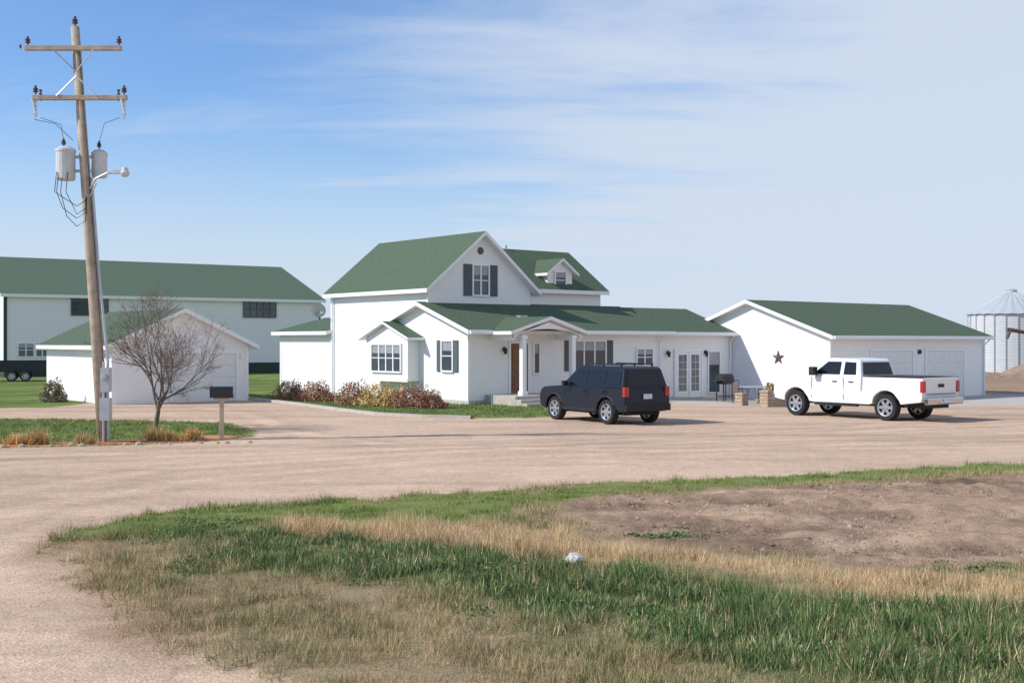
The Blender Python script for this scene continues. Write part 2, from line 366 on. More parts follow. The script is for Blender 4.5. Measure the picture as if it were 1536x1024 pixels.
# ---------------------------------------------------------------- utility pole
U=empty('utility_pole',(-10.2,30,0),0)
TOP=Vector((-.72,0,10.35))
def pc(z): return TOP*(z/10.35)
mb=MB(); mb.tube([pc(-.3*1),pc(3),pc(6),TOP],[.15,.14,.125,.105],14); mb.obj('pole',M['pole'],U,smooth=True)
mb=MB()
for z,l,o in ((9.78,1.2,-.02),(8.55,1.17,.06)):
    c=pc(z); mb.box(c.x-l+o,c.x+l+o,-.24,-.12,z-.06,z+.06)
mb.obj('crossarms',M['pole'],U,bevel=.01)
mb=MB()
for s in (-1,1):
    mb.tube([(pc(9.75).x+s*.5,-.25,9.73),(pc(9.2).x,-.15,9.2)],.018,5)
    mb.tube([(pc(8.55).x+s*.5,-.25,8.58),(pc(9.1).x,-.15,9.1)],.018,5)
mb.tube([(pc(7.2).x-.25,-.02,7.1),(pc(7.2).x+.2,-.02,7.1)],.04,6)
mb.tube([(pc(6.7).x-.25,-.02,6.75),(pc(6.7).x+.2,-.02,6.75)],.04,6)
mb.obj('braces',M['galv'],U)
def bell(mb,x,y,z,s=1):
    mb.lathe([(.001,.16*s),(.03*s,.15*s),(.035*s,.1*s),(.07*s,.06*s),(.04*s,.04*s),(.075*s,0),(.02*s,-.03*s),(.015*s,-.1*s)],(x,y,z),'Z',10)
mb=MB()
c=pc(9.78).x
for dx in (-1.15,1.12): bell(mb,c+dx,-.18,9.92)
bell(mb,TOP.x,0,10.45,1.1); bell(mb,c-1.33,-.18,9.8,.5)
c=pc(8.55).x+.06
for dx in (-1.1,1.1):
    bell(mb,c+dx,-.18,8.7); 
    for k in range(3): mb.lathe([(.02,.05),(.05,.03),(.025,0),(.02,-.05)],(c+dx*.88,-.2,8.7-k*.09),'Z',10)
mb.obj('insulators',M['porc'],U)
mb=MB()
for dx in (-1.1,1.1):
    for k in range(4): mb.lathe([(.02,.05),(.06,.03),(.025,0),(.02,-.05)],(c+dx,-.2,8.42-k*.1),'Z',10)
    mb.tube([(c+dx-.05,-.26,8.5),(c+dx+.06,-.3,8.1),(c+dx,-.26,7.98)],.025,6)
mb.obj('fuse_cutouts',M['grayp'],U)
def can(mb,x,y,z,r,h):
    mb.lathe([(.001,0),(r*.9,0),(r,.04),(r,h-.1),(r*1.06,h-.1),(r*1.06,h-.04),(r*.6,h+.03),(.001,h+.05)],(x,y,z),'Z',20)
mb=MB(); can(mb,pc(7).x-.45,-.05,6.52,.235,.8); can(mb,pc(7).x+.30,.22,6.62,.19,.66); 
mb.obj('transformers',M['grayp'],U,smooth=False)
mb=MB(); bell(mb,pc(7).x-.5,-.05,7.42,.9); bell(mb,pc(7).x+.3,.2,7.40,.9); mb.obj('bushings',M['porc'],U)
mb=MB()
x=pc(7).x
mb.tube([(x-.5,-.05,6.9+.6),(x-.55,-.1,7.9),(c-.97,-.2,8.05)],.007,4); mb.tube([(x+.3,.2,7.5),(x+.5,0,7.95),(c+1.0,-.2,8.05)],.007,4)
mb.tube([(c-1.1,-.2,8.0),(c-.6,-.2,7.9),(c-.2,-.1,7.5)],.007,4)
for k,(a,b) in enumerate([(.55,5.8),(.45,5.6),(.32,5.9),(.6,6.1)]):
    mb.tube([(x-a,-.25,6.7),(x-a-.03,-.3,6.2),(x-a+.12,-.3,b),(x-.1,-.25,b-.25),(x+.08,-.15,b-.1),(x+.1,-.12,6.1)],.010,5)
mb.tube([pc(9.9)+Vector((.1,-.1,0)),pc(5)+Vector((.14,-.1,0)),pc(.1)+Vector((.16,-.1,0))],.008,4)
mb.obj('service_wires',M['dark'],U)
mb=MB()
mb.tube([pc(6.6)+Vector((.17,-.05,0)),pc(4)+Vector((.19,-.05,0)),(.14,-.12,2.0),(.14,-.12,0)],.035,8)
mb.tube([(.05,-.17,2.0),(.05,-.17,0)],.03,6)
mb.box(.03,.25,-.36,-.16,1.25,1.85); mb.box(.02,.26,-.40,-.16,.55,1.1)
mb.lathe([(.001,-.1),(.08,-.09),(.085,0)],(.14,-.36,1.62),'Y',14)
mb.obj('meter_box_and_conduit',M['galv'],U)
mb=MB()
p=pc(6.3)
mb.tube([(p.x+.12,-.1,6.30),(p.x+.3,-.15,6.55),(p.x+.6,-.2,6.68),(p.x+.95,-.2,6.69)],.028,8)
mb.tube([(p.x+.12,-.1,6.1),(p.x+.3,-.15,6.43)],.02,6)
mb.obj('lamp_arm',M['galv'],U)
mb=MB(); mb.lathe([(.001,.13),(.07,.11),(.09,.03),(.12,-.02),(.10,-.08),(.05,-.12),(.001,-.13)],(p.x+1.03,-.2,6.70),'Z',14); mb.box(p.x+.75,p.x+.97,-.26,-.14,6.66,6.75)
mb.obj('lamp_head',M['grayp'],U)

# ---------------------------------------------------------------- mailbox
MX=empty('mailbox',(-7.5,31,0),math.radians(8))
mb=MB(); mb.box(-.055,.055,-.055,.055,-.2,1.05); mb.box(-.2,.2,-.05,.05,1.0,1.045); mb.obj('post',M['mailwood'],MX,bevel=.008)
mb=MB(); n=12; P=[(-.1,1.05),(.1,1.05)]+[(.1*math.cos(a),1.22+.12*math.sin(a)) for a in np.linspace(0,math.pi,n)]
vs=[(-.29,a,b) for a,b in P]+[(.29,a,b) for a,b in P]; k=len(P)
mb.add(vs,[tuple(range(k)),tuple(range(2*k-1,k-1,-1))]+[(i,(i+1)%k,(i+1)%k+k,i+k) for i in range(k)])
mb.box(.27,.3,-.11,.11,1.04,1.16); mb.obj('box',M['mailblack'],MX)
mb=MB(); mb.box(.05,.20,.115,.13,1.22,1.26);  mb.box(.05,.09,.115,.13,1.12,1.22); mb.obj('flag',M['red'],MX)

# ---------------------------------------------------------------- bare tree
def bare_tree(name,x,y):
    mb=MB(); R=random.Random(23)
    tips=[]; C0=Vector((.25,0,2.3))
    def inside(p):
        q=p-C0; return (q.x/1.75)**2+(q.y/1.6)**2+(q.z/1.6)**2<1
    def br(p,d,Ln,r,lv):
        n=3; pts=[p]; rs=[r]; dd=d.copy()
        for i in range(n):
            dd=(dd+Vector((R.gauss(0,.12),R.gauss(0,.12),R.gauss(.05,.08)))).normalized()
            p2=p+dd*(Ln/n)
            if lv>1 and not inside(p2):
                p2=p+dd*(Ln/n)*.4
            p=p2; pts.append(p); rs.append(r*(1-.45*(i+1)/n))
        mb.tube(pts,rs,7 if lv<2 else (4 if lv<4 else 3),cap=False)
        if lv>=5: tips.append(p); return
        nc={0:7,1:5,2:4,3:4,4:4}[lv]
        for c in range(nc):
            i=R.randint(1,n) if lv>0 else (n if c<4 else n-1)
            if c==0: i=n
            q=pts[i]; a=R.uniform(0,2*math.pi)
            sp=R.uniform(.3,.8)
            u=dd.cross(Vector((.3,.5,.8))).normalized(); w=dd.cross(u)
            if lv==0: a=c*2*math.pi/6+R.uniform(-.3,.3); sp=[.08,.45,.75,.95,.6,1.0,.3][c]
            nd=(dd*math.cos(sp)+(u*math.cos(a)+w*math.sin(a))*math.sin(sp)).normalized()
            br(q,nd,Ln*R.uniform(.6,.82) if lv>0 else (1.55 if sp<.35 else R.uniform(1.1,1.35)),max(rs[i]*R.uniform(.5,.75),.0042),lv+1)
    br(Vector((0,0,-.1)),Vector((.04,0,1)),.95,.09,0)
    T=empty(name,(x,y,0),0)
    mb.obj('trunk_and_branches',M['bark'],T,smooth=True,recalc=False)
    vs=[];fs=[]
    for t in tips:
        if R.random()<.3:
            c=t; u=Vector((R.gauss(0,1),R.gauss(0,1),R.gauss(0,1))).normalized(); w=u.cross(Vector((0.3,.2,1))).normalized()
            s=.016; o=len(vs); vs+=[c,c+u*s+w*s*.5,c+u*s*2,c+u*s-w*s*.5]; fs.append((o,o+1,o+2,o+3))
    m2=MB(); m2.add(vs,fs); m2.obj('leaves',simple('dry_leaves',(.30,.15,.09),.9,var=.3),T,recalc=False)
bare_tree('bare_tree',-10.15,34.0)

# ---------------------------------------------------------------- leaf clumps
def clump_mesh(name,items,mat,seed=1):
    r=np.random.default_rng(seed); V=[];C=[]
    for (x,y,z,rx,ry,rz,n,lf,cols) in items:
        d=r.normal(size=(n,3)); d/=np.linalg.norm(d,axis=1)[:,None]; d[:,2]=np.abs(d[:,2])
        k=1+.22*np.sin(d[:,0]*5+x*3)*np.cos(d[:,1]*6+y)+.12*np.sin(d[:,2]*9)
        rad=(r.uniform(.25,1,n)**.4)*k
        P=np.array([x,y,z])+d*rad[:,None]*np.array([rx,ry,rz])
        a=r.normal(size=(n,3)); a/=np.linalg.norm(a,axis=1)[:,None]; b=np.cross(a,r.normal(size=(n,3))); b/=np.linalg.norm(b,axis=1)[:,None]
        s=lf*r.uniform(.6,1.4,n)[:,None]
        V.append(np.stack([P-a*s,P+b*s*.6,P+a*s,P-b*s*.6],1).reshape(-1,3))
        cc=np.array(cols)[r.integers(0,len(cols),n)]*r.uniform(.6,1.3,n)[:,None]
        C.append(np.repeat(cc,4,0))
    V=np.concatenate(V);C=np.concatenate(C); return fast_mesh(name,V,np.arange(len(V)).reshape(-1,4),C,mat)
def fast_mesh(name,V,F,C,mat,extra=None,smooth=False):
    me=bpy.data.meshes.new(name); k=F.shape[1]
    me.vertices.add(len(V)); me.vertices.foreach_set('co',V.astype(np.float32).ravel())
    me.loops.add(F.size); me.loops.foreach_set('vertex_index',F.astype(np.int32).ravel())
    me.polygons.add(len(F)); me.polygons.foreach_set('loop_start',np.arange(0,F.size,k,dtype=np.int32)); 
    try: me.polygons.foreach_set('loop_total',np.full(len(F),k,dtype=np.int32))
    except Exception: pass
    me.update(calc_edges=True); 
    a=me.attributes.new('base','FLOAT_COLOR','POINT'); a.data.foreach_set('color',np.concatenate([C,np.ones((len(C),1))],1).astype(np.float32).ravel())
    if extra is not None:
        a=me.attributes.new('gravel','FLOAT','POINT'); a.data.foreach_set('value',extra.astype(np.float32))
    me.materials.append(mat)
    if smooth: me.polygons.foreach_set('use_smooth',np.ones(len(F),dtype=bool))
    me.validate(); o=bpy.data.objects.new(name,me); COL.objects.link(o); return o
RED=[(.44,.20,.14),(.50,.26,.17),(.34,.16,.12),(.44,.29,.17)]
YEL=[(.78,.56,.26),(.70,.50,.23),(.52,.40,.17)]
GRN=[(.10,.17,.05),(.14,.21,.07),(.08,.12,.04)]
def shrub(name,x,y,w,h,cols,seed):
    o=clump_mesh(name,[(0,0,0.02,w,w*.8,h,1900,.04,cols),(w*.4,.1,0,w*.6,w*.5,h*.7,600,.04,cols)],M['leaf'],seed); o.location=(x,y,0)
shrub('shrub',-9.6,51.8,.75,.72,RED,1); shrub('shrub',-8.2,50.2,.8,.74,RED,2)
shrub('shrub',-6.2,47.4,.8,.82,RED,3); shrub('shrub',-5.2,46.3,.8,.80,YEL,4); shrub('shrub',-4.5,45.9,.65,.66,YEL,5)
shrub('shrub',-3.75,45.3,.9,.80,RED,6); shrub('shrub',-3.1,44.9,.65,.6,RED,9)
shrub('shrub',-18.9,49.5,.5,.85,[(.32,.26,.18),(.24,.20,.13)],7); shrub('shrub',10.4,47.6,.6,.75,GRN+YEL,8)
def dryclump(name,x,y,h,n,col,seed):
    r=np.random.default_rng(seed); a=r.uniform(0,2*np.pi,n); sp=r.uniform(0,1.2,n); L0=h*r.uniform(.4,1.1,n)
    B=np.stack([r.normal(0,.11,n),r.normal(0,.11,n),np.zeros(n)],1); T=B+np.stack([np.cos(a)*np.sin(sp),np.sin(a)*np.sin(sp),np.cos(sp)],1)*L0[:,None]
    W=np.stack([-np.sin(a),np.cos(a),np.zeros(n)],1)*.014
    V=np.stack([B-W,B+W,T],1).reshape(-1,3); C=np.repeat(np.array(col)*r.uniform(.6,1.3,n)[:,None],3,0)
    o=fast_mesh(name,V,np.arange(len(V)).reshape(-1,3),C,M['blade']); o.location=(x,y,0)
for i,(x,y,h) in enumerate([(-11.6,29.3,.48),(-12.1,29.3,.3),(-13.2,29.4,.32),(-9.15,30.6,.42),(-8.75,30.5,.3),(-8.2,30.8,.34),(-10.5,29.4,.3),(-14.5,29.6,.4)]):
    dryclump('ornamental_grass',x,y,h,420,(.75,.50,.20) if i%3 else (.58,.42,.20),i)

# ---------------------------------------------------------------- vehicles
def wheel(parent,name,x,y,r,w=.24):
    mb=MB(); h=w/2
    mb.lathe([(r*.62,-h*.8),(r*.7,-h),(r*.94,-h),(r,-h*.75),(r,h*.75),(r*.94,h),(r*.7,h),(r*.62,h*.8)],(0,0,0),'Y',32,0)
    for s in (-1,1):
        mb.lathe([(r*.66,s*h*.93),(r*.60,s*h*.95),(r*.58,s*h*.3),(.001,s*h*.3)],(0,0,0),'Y',32,2)
        mb.lathe([(r*.69,s*h*.9),(r*.66,s*h*1.0),(r*.58,s*h*.95),(r*.56,s*h*.6)],(0,0,0),'Y',32,1)
        mb.lathe([(r*.17,s*h*.3),(r*.17,s*h*.85),(.001,s*h*.9)],(0,0,0),'Y',16,1)
        for k in range(6):
            a=k*math.pi/3; ca,sa=math.cos(a),math.sin(a); w1,w2=r*.13,r*.11
            P=[]
            for (rr,ww) in ((r*.1,w1),(r*.6,w2)):
                for yy in (s*h*.55,s*h*.85):
                    for t in (-1,1): P.append((ca*rr-sa*ww*t,yy,sa*rr+ca*ww*t))
            mb.add(P,[(0,1,3,2),(4,6,7,5),(0,4,5,1),(2,3,7,6),(0,2,6,4),(1,5,7,3)],1)
    o=mb.obj(name,[M['tire'],M['rim'],M['plastic']],parent); o.location=(x,y,r)
    return o
def prof_body(name,parent,pts,hw,mat,taper=None,bevel=.035):
    mb=MB(); n=len(pts); vs=[]
    for s in (1,-1):
        for (x,z) in pts:
            y=hw*s
            if taper: y*=taper(x,z)
            vs.append((x,y,z))
    mb.add(vs,[tuple(range(n)),tuple(range(2*n-1,n-1,-1))]+[(i,(i+1)%n,(i+1)%n+n,i+n) for i in range(n)])
    return mb.obj(name,mat,parent,bevel=bevel,seg=3)
def arch(cx,cz,r,zb,n=12):
    a0=math.asin((zb-cz)/r) if abs((zb-cz)/r)<1 else 0
    return [(cx+r*math.cos(a),cz+r*math.sin(a)) for a in np.linspace(a0,math.pi-a0,n)]
def side_panel(mb,pts,wfun,off,mi=0):
    for s in (1,-1):
        vs=[(x,s*(wfun(z)+off),z) for x,z in pts]; mb.add(vs,[tuple(range(len(pts)))],mi)
def end_panel(mb,p0,p1,wfun,t0,t1,inset,off,mi=0):
    a=Vector((p0[0],p0[1]));b=Vector((p1[0],p1[1])); d=(b-a); nrm=Vector((-d.y,d.x)).normalized()*off
    q0=a+d*t0+nrm;q1=a+d*t1+nrm
    mb.add([(q0.x,-(wfun(q0.y)-inset),q0.y),(q0.x,(wfun(q0.y)-inset),q0.y),(q1.x,(wfun(q1.y)-inset),q1.y),(q1.x,-(wfun(q1.y)-inset),q1.y)],[(0,1,2,3)],mi)

# SUV
V=empty('suv',(2.85,37.85,0),math.atan2(.835,-.55))
r=.375; tp=lambda x,z:(1-.05*max(0,abs(x)-1.5)**1.3)*(1-.05*max(0,z-.9)/.2)*(1-.06*max(0,.55-z)/.2)
body=[(-2.2,.62),(-2.18,.9),(-2.13,1.12),(.95,1.12),(1.95,1.05),(2.12,.98),(2.2,.75),(2.2,.45),(2.0,.36)]+arch(1.34,.375,.46,.36)+arch(-1.34,.375,.46,.36)+[(-2.1,.40),(-2.2,.45)]
prof_body('body',V,body,.92,M['black_paint'],tp)
wf=lambda z:.875-.28*(z-1.1)
gp=[(-2.12,1.10),(-2.0,1.66),(-1.88,1.735),(.1,1.76),(.28,1.73),(1.0,1.10)]
prof_body('cabin',V,gp,1,M['black_paint'],lambda x,z:wf(z),bevel=.03)
mb=MB()
side_panel(mb,[(-1.97,1.17),(-1.88,1.6),(-1.35,1.62),(-1.35,1.17)],wf,.008)
side_panel(mb,[(-1.24,1.17),(-1.24,1.63),(-.42,1.65),(-.42,1.17)],wf,.008)
side_panel(mb,[(-.32,1.17),(-.32,1.65),(.22,1.65),(.72,1.22),(.72,1.17)],wf,.008)
end_panel(mb,(-2.12,1.10),(-2.0,1.66),wf,.14,.95,.12,.012)
end_panel(mb,(.28,1.73),(1.0,1.10),wf,.08,.92,.08,.012)
mb.obj('windows',M['carglass'],V,recalc=False)
mb=MB()
for s in (1,-1):
    mb.box(-1.75,0.05,s*.60-.02,s*.60+.02,1.80,1.835)
    for x in (-1.7,-.85,0): mb.box(x-.03,x+.03,s*.60-.02,s*.60+.02,1.74,1.80)
for x in (-1.3,-.4): mb.box(x-.02,x+.02,-.6,.6,1.79,1.815)
mb.box(.55,.68,.93,1.1,1.12,1.27); mb.box(.55,.68,-1.1,-.93,1.12,1.27)
mb.box(-2.27,-2.14,-.86,.86,.42,.62)
mb.box(-1.9,1.9,-.6,.6,.28,.6)
for s in (1,-1):
    for z in (.5,): mb.box(-.85,.85,s*.9-.03,s*.9+.03,.36,.46)
    for x in (-.15,-1.1): mb.box(x-.11,x+.05,s*.925-.012,s*.925+.012,.98,1.01)
    for x in (-.37,.78,-1.28): mb.box(x-.005,x+.005,s*.918-.006,s*.918+.006,.45,1.1)
    for cx in (1.34,-1.34):
        o=[(cx+.47*math.cos(a),s*.915,.375+.47*math.sin(a)) for a in np.linspace(0,math.pi,14)]
        mb.tube(o,.028,5)
mb.obj('trim',M['plastic'],V)
mb=MB()
for s in (1,-1): mb.box(-2.21,-2.10,s*.79-.085,s*.79+.085,.85,1.14)
mb.obj('tail_lights',M['red'],V,bevel=.015)
mb=MB(); mb.box(-2.235,-2.2,-.16,.16,.78,.93); mb.obj('licence_plate',M['plate'],V)
mb=MB(); 
for s in (1,-1): mb.box(2.12,2.2,s*.7-.12,s*.7+.12,.8,.95)
mb.obj('headlights',M['chrome'],V,bevel=.02)
for nme,x,y in (('wheel_fl',1.34,.79),('wheel_fr',1.34,-.79),('wheel_rl',-1.34,.79),('wheel_rr',-1.34,-.79)): wheel(V,nme,x,y,r)

# pickup
T=empty('pickup_truck',(11.55,39.8,0),math.atan2(.80,-.60))
fx,rx=1.9,-1.68
tp=lambda x,z:(1-.05*max(0,x-2.2)**1.2)*(1-.03*max(0,z-1.0)/.3)*(1-.05*max(0,.75-z)/.2)
body=[(-3.0,.72),(-3.02,1.38),(-.80,1.38),(-.80,.9),(-.74,.9),(-.74,1.36),(1.45,1.36),(2.6,1.30),(2.85,1.22),(2.9,.75),(2.85,.55),(2.5,.5)]+arch(fx,.42,.53,.5)+[(1.2,.48),(-1.0,.48)]+arch(rx,.42,.53,.52)+[(-2.4,.55),(-2.95,.62)]
prof_body('body',T,body,.99,M['white_paint'],tp,bevel=.03)
wf=lambda z:.93-.26*(z-1.34)
gp=[(-.72,1.34),(-.60,1.86),(-.5,1.93),(.55,1.96),(.72,1.93),(1.5,1.34)]
prof_body('cabin',T,gp,1,M['white_paint'],lambda x,z:wf(z),bevel=.035)
mb=MB()
side_panel(mb,[(-.52,1.42),(-.46,1.82),(-.02,1.84),(-.02,1.42)],wf,.008)
side_panel(mb,[(.12,1.42),(.12,1.84),(.66,1.84),(1.15,1.47),(1.15,1.42)],wf,.008)
end_panel(mb,(-.72,1.34),(-.60,1.86),wf,.14,.92,.12,.012)
end_panel(mb,(.72,1.93),(1.5,1.34),wf,.08,.92,.08,.012)
mb.obj('windows',M['carglass'],T,recalc=False)
mb=MB()
mb.box(-2.96,-.86,-.86,.86,1.375,1.405)
for s in (1,-1):
    mb.box(-3.0,-.82,s*.93-.035,s*.93+.035,1.37,1.40)
    mb.box(.95,1.15,s*1.12-.1,s*1.12+.1,1.38,1.66); mb.box(1.0,1.08,s*1.0-.06,s*1.0+.06,1.42,1.48)
    mb.box(-.6,1.1,s*.93-.06,s*.93+.06,.40,.46)
    for x in (.3,-.35): mb.box(x-.1,x+.08,s*.985-.012,s*.985+.012,1.18,1.21)
    mb.box(-.07,-.06,s*.983-.006,s*.983+.006,.6,1.34); mb.box(1.22,1.23,s*.985-.006,s*.985+.006,.65,1.34)
mb.box(-2.9,2.6,-.6,.6,.42,.75)
mb.obj('trim',M['plastic'],T)
mb=MB(); mb.box(-3.22,-3.04,-.93,.93,.55,.76); mb.box(-3.26,-3.2,-.4,.4,.58,.64); mb.obj('rear_bumper',M['chrome'],T,bevel=.03)
mb=MB()
for s in (1,-1): mb.box(-3.05,-2.93,s*.90-.075,s*.90+.075,.92,1.28)
mb.obj('tail_lights',M['red'],T,bevel=.015)
mb=MB(); mb.box(-3.24,-3.225,-.16,.16,.60,.73); mb.obj('licence_plate',M['plate'],T)
mb=MB(); mb.box(-3.045,-3.02,-.14,.14,1.08,1.18); mb.box(-3.04,-3.02,-.78,.78,.86,.875); mb.obj('tailgate_badge',M['plastic'],T)
mb=MB()
for s in (1,-1): mb.box(2.8,2.9,s*.78-.13,s*.78+.13,.9,1.15)
mb.box(2.85,2.98,-.95,.95,.5,.72); mb.obj('front_lights_and_bumper',M['chrome'],T,bevel=.02)
for nme,x,y in (('wheel_fl',fx,.86),('wheel_fr',fx,-.86),('wheel_rl',rx,.86),('wheel_rr',rx,-.86)): wheel(T,nme,x,y,.42,.28)

TR=empty('utility_trailer',(-31.2,76,0),math.radians(20))
mb=MB(); mb.box(-1.8,1.8,-.9,.9,.6,.7); 
for y in (-.9,.86): 
    mb.box(-1.8,1.8,y,y+.04,.7,1.3)
mb.box(-1.8,-1.76,-.86,.86,.7,1.5); mb.tube([(1.8,0,.62),(3,0,.5)],.05,6); mb.obj('bed',M['dark'],TR)
for k,x in enumerate((-.4,.4)):
    for y in (-1.05,1.05): wheel(TR,'wheel',x,y,.33)

# patio things
def pillar(x,y,h):
    e=empty('stone_planter',(x,y,float(gh(x,y))),TH); mb=MB()
    for k in range(int(h/.14)):
        o=.004*(k%2); mb.box(-.19+o,.19-o,-.19+o,.19-o,k*.14,k*.14+.13)
    mb.box(-.15,.15,-.15,.15,0,h-.05); mb.box(-.22,.22,-.22,.22,int(h/.14)*.14,int(h/.14)*.14+.06); mb.obj('blocks',M['stone'],e,bevel=.01)
pillar(9.2,48.1,.55); pillar(9.9,46.6,.7)
W=empty('low_stone_wall',(0,0,0),0)
mb=MB(); mb.box(0,2.2,-.14,.14,-.3,.42); o=mb.obj('blocks',M['stone'],W,bevel=.02); o.location=(10.05,46.75,0); o.rotation_euler=(0,0,TH)
GR=empty('barbecue_grill',(9.35,52.8,-.12),TH)
mb=MB(); mb.box(-.35,.35,-.25,.25,.75,.95)
P=[(-.25,.95),(.25,.95),(.22,1.1),(.1,1.2),(-.1,1.2),(-.22,1.1)]
vs=[(-.35,a,b) for a,b in P]+[(.35,a,b) for a,b in P]; mb.add(vs,[tuple(range(6)),tuple(range(11,5,-1))]+[(i,(i+1)%6,(i+1)%6+6,i+6) for i in range(6)])
for x in (-.32,.28):
    for y in (-.22,.18): mb.box(x,x+.04,y,y+.04,0,.75)
mb.box(-.75,-.36,-.2,.2,.88,.91); mb.box(.36,.75,-.2,.2,.88,.91); mb.box(-.3,.3,-.2,.2,.2,.24); mb.obj('grill_body',M['dark'],GR)
PT=empty('patio_table',(10.3,51.5,-.18),TH)
mb=MB(); mb.lathe([(.001,.72),(.6,.72),(.6,.75),(.001,.75)],(0,0,0),'Z',20)
for a in range(4): mb.tube([(.1*math.cos(a*1.57),.1*math.sin(a*1.57),.72),(.4*math.cos(a*1.57),.4*math.sin(a*1.57),0)],.02,5)
mb.obj('table',M['galv'],PT)
def chair(x,y,rot):
    e=empty('patio_chair',(x,y,float(gh(x,y))),rot); mb=MB()
    mb.box(-.24,.24,-.24,.24,.42,.45); mb.box(-.24,.24,.21,.24,.45,.9)
    for a in (-.24,.21):
        for b in (-.24,.21): mb.box(a,a+.03,b,b+.03,0,.42)
        mb.box(a,a+.03,-.24,.24,.62,.65); mb.box(a,a+.03,-.24,-.21,.45,.62)
    mb.obj('frame',M['rust'],e)
chair(9.7,51.0,1.9); chair(11.0,52.0,-1.2)

# rock in verge
bm=bmesh.new(); bmesh.ops.create_icosphere(bm,subdivisions=2,radius=.09)
for v in bm.verts: v.co=Vector((v.co.x*1.25,v.co.y,v.co.z*.8))*(1+.18*math.sin(v.co.x*50+v.co.z*37)+.1*math.cos(v.co.y*70))
me=bpy.data.meshes.new('rock'); bm.to_mesh(me); bm.free(); me.materials.append(M['rock']); o=bpy.data.objects.new('rock',me); COL.objects.link(o); o.location=(.70,13.3,.09)

# ---------------------------------------------------------------- ground zones
LAT=np.random.default_rng(3).random((8,256,256))
def vn(x,y,s,seed=0):
    x=np.asarray(x)/s+37.3*seed; y=np.asarray(y)/s+11.7*seed
    xi=np.floor(x).astype(int);yi=np.floor(y).astype(int);fx_=x-xi;fy=y-yi
    fx_=fx_*fx_*(3-2*fx_);fy=fy*fy*(3-2*fy);T_=LAT[seed%8]
    a=T_[xi%256,yi%256];b=T_[(xi+1)%256,yi%256];c=T_[xi%256,(yi+1)%256];d=T_[(xi+1)%256,(yi+1)%256]
    return (a*(1-fx_)+b*fx_)*(1-fy)+(c*(1-fx_)+d*fx_)*fy
def fbm(x,y,s,seed=0): return (vn(x,y,s,seed)+.5*vn(x,y,s/2.1,seed+1)+.25*vn(x,y,s/4.3,seed+2)+.12*vn(x,y,s/9,seed+3))/1.87
def segd(x,y,pts,closed=False):
    D=np.full(np.shape(x),1e9); n=len(pts)
    for i in range(n if closed else n-1):
        ax,ay=pts[i];bx,by=pts[(i+1)%n]; dx,dy=bx-ax,by-ay; t=np.clip(((x-ax)*dx+(y-ay)*dy)/(dx*dx+dy*dy+1e-9),0,1)
        D=np.minimum(D,np.hypot(x-ax-t*dx,y-ay-t*dy))
    return D
def sd(x,y,pts):
    D=segd(x,y,pts,True); ins=np.zeros(np.shape(x),bool); n=len(pts)
    for i in range(n):
        ax,ay=pts[i];bx,by=pts[(i+1)%n]
        c=((ay>y)!=(by>y)); 
        xx=(bx-ax)*(y-ay)/((by-ay) if by!=ay else 1e-9)+ax
        ins^= c&(x<xx)
    return np.where(ins,-D,D)
VERGE=[(-1.86,8.86),(-2.96,10.3),(-4.09,11.9),(-5.13,13.5),(-5.74,15.4),(-5.63,16.7),(-4.62,17.8),(-3.24,18.4),(-1.8,19.3),(-.2,20.2),(1.53,20.9),(3.36,21.4),(5.35,22.3),(7.58,23.4),(10.4,24.3),(14,25.4),(22,27.5),(60,36),(60,6.4),(20,6.2),(3,6.3),(-.6,7.0)]
DIRT=[(.73,18.1),(1.39,18.9),(4.28,20.0),(6.93,21.1),(9.46,22.1),(14,23.6),(30,27),(40,20),(12,14.5),(5.68,13.3),(4.51,12.9),(3.51,13.1),(2.57,13.9),(1.48,14.6),(.74,16.2)]
TOPG=[(-5.0,16.4),(-3.6,16.8),(-1.6,17.4),(-.1,18.4),(1.2,19.7),(3.3,20.9),(6.5,22.3),(10,23.6),(20,26.4)]
STRAW=[(-2.6,15.7),(-.24,15.2),(.65,14.4),(1.74,13.6),(3.02,12.6),(3.75,11.8),(4.9,11.5),(9,11)]
DKG=[(-4.4,15.9),(-2.74,14.3),(-1.17,12.8),(.2,11.7),(1.39,10.9),(3.1,10.0),(6,9.2)]
ISL=[(-40,27.0),(-12,28.1),(-9.9,28.75),(-7.8,29.8),(-6.87,31.5),(-7.3,33.8),(-8.7,36.6),(-12,38.1),(-16.6,38.8),(-40,40)]
LAWN=[(-11.2,51.6),(-8.6,47.6),(-6.3,43.4),(-4.7,41.0),(-3,39.7),(-1.48,39.1),(.4,39.3),(1.5,40.4),(1.9,43),(1.3,46),(2,60),(9,75),(25,130),(-140,130),(-60,60),(-45,44.5),(-22,44.5),(-17.5,45.5),(-17,50),(-19,56),(-13.5,57.5),(-11.5,53.5)]
FIELD=[(24,66),(33,52),(60,46),(400,60),(900,3000),(-900,3000),(-300,130),(14,130),(10,75)]
PATIO=[(4.7,52.3),(6.5,48.6),(9.0,46.5),(14.2,52),(12,57),(7.5,56)]
APRON=[(14.2,53.4),(17.2,49.2),(24,53.5),(40,53),(40,60),(24,63)]
TRK=[[(-4.5,6),(-6.0,10),(-7.2,14),(-7.3,18),(-5.5,22),(-1,25.5),(5,28),(12,30.5),(22,33)],
     [(-5.8,6),(-7.6,10),(-8.9,14),(-9,18.6),(-6.8,23.6),(-1.6,27.2),(4.6,29.8),(12,32.2),(22,35)],
     [(22,30),(12,28.6),(3,27.5),(-3,29),(-6,33),(-9,41),(-12,46)],
     [(22,40),(16,37),(9,33),(0,31),(-12,25.5),(-40,23)],
     [(30,45),(18,43.5),(10,35),(1,29.4),(-12,24.2),(-40,21.5)]]
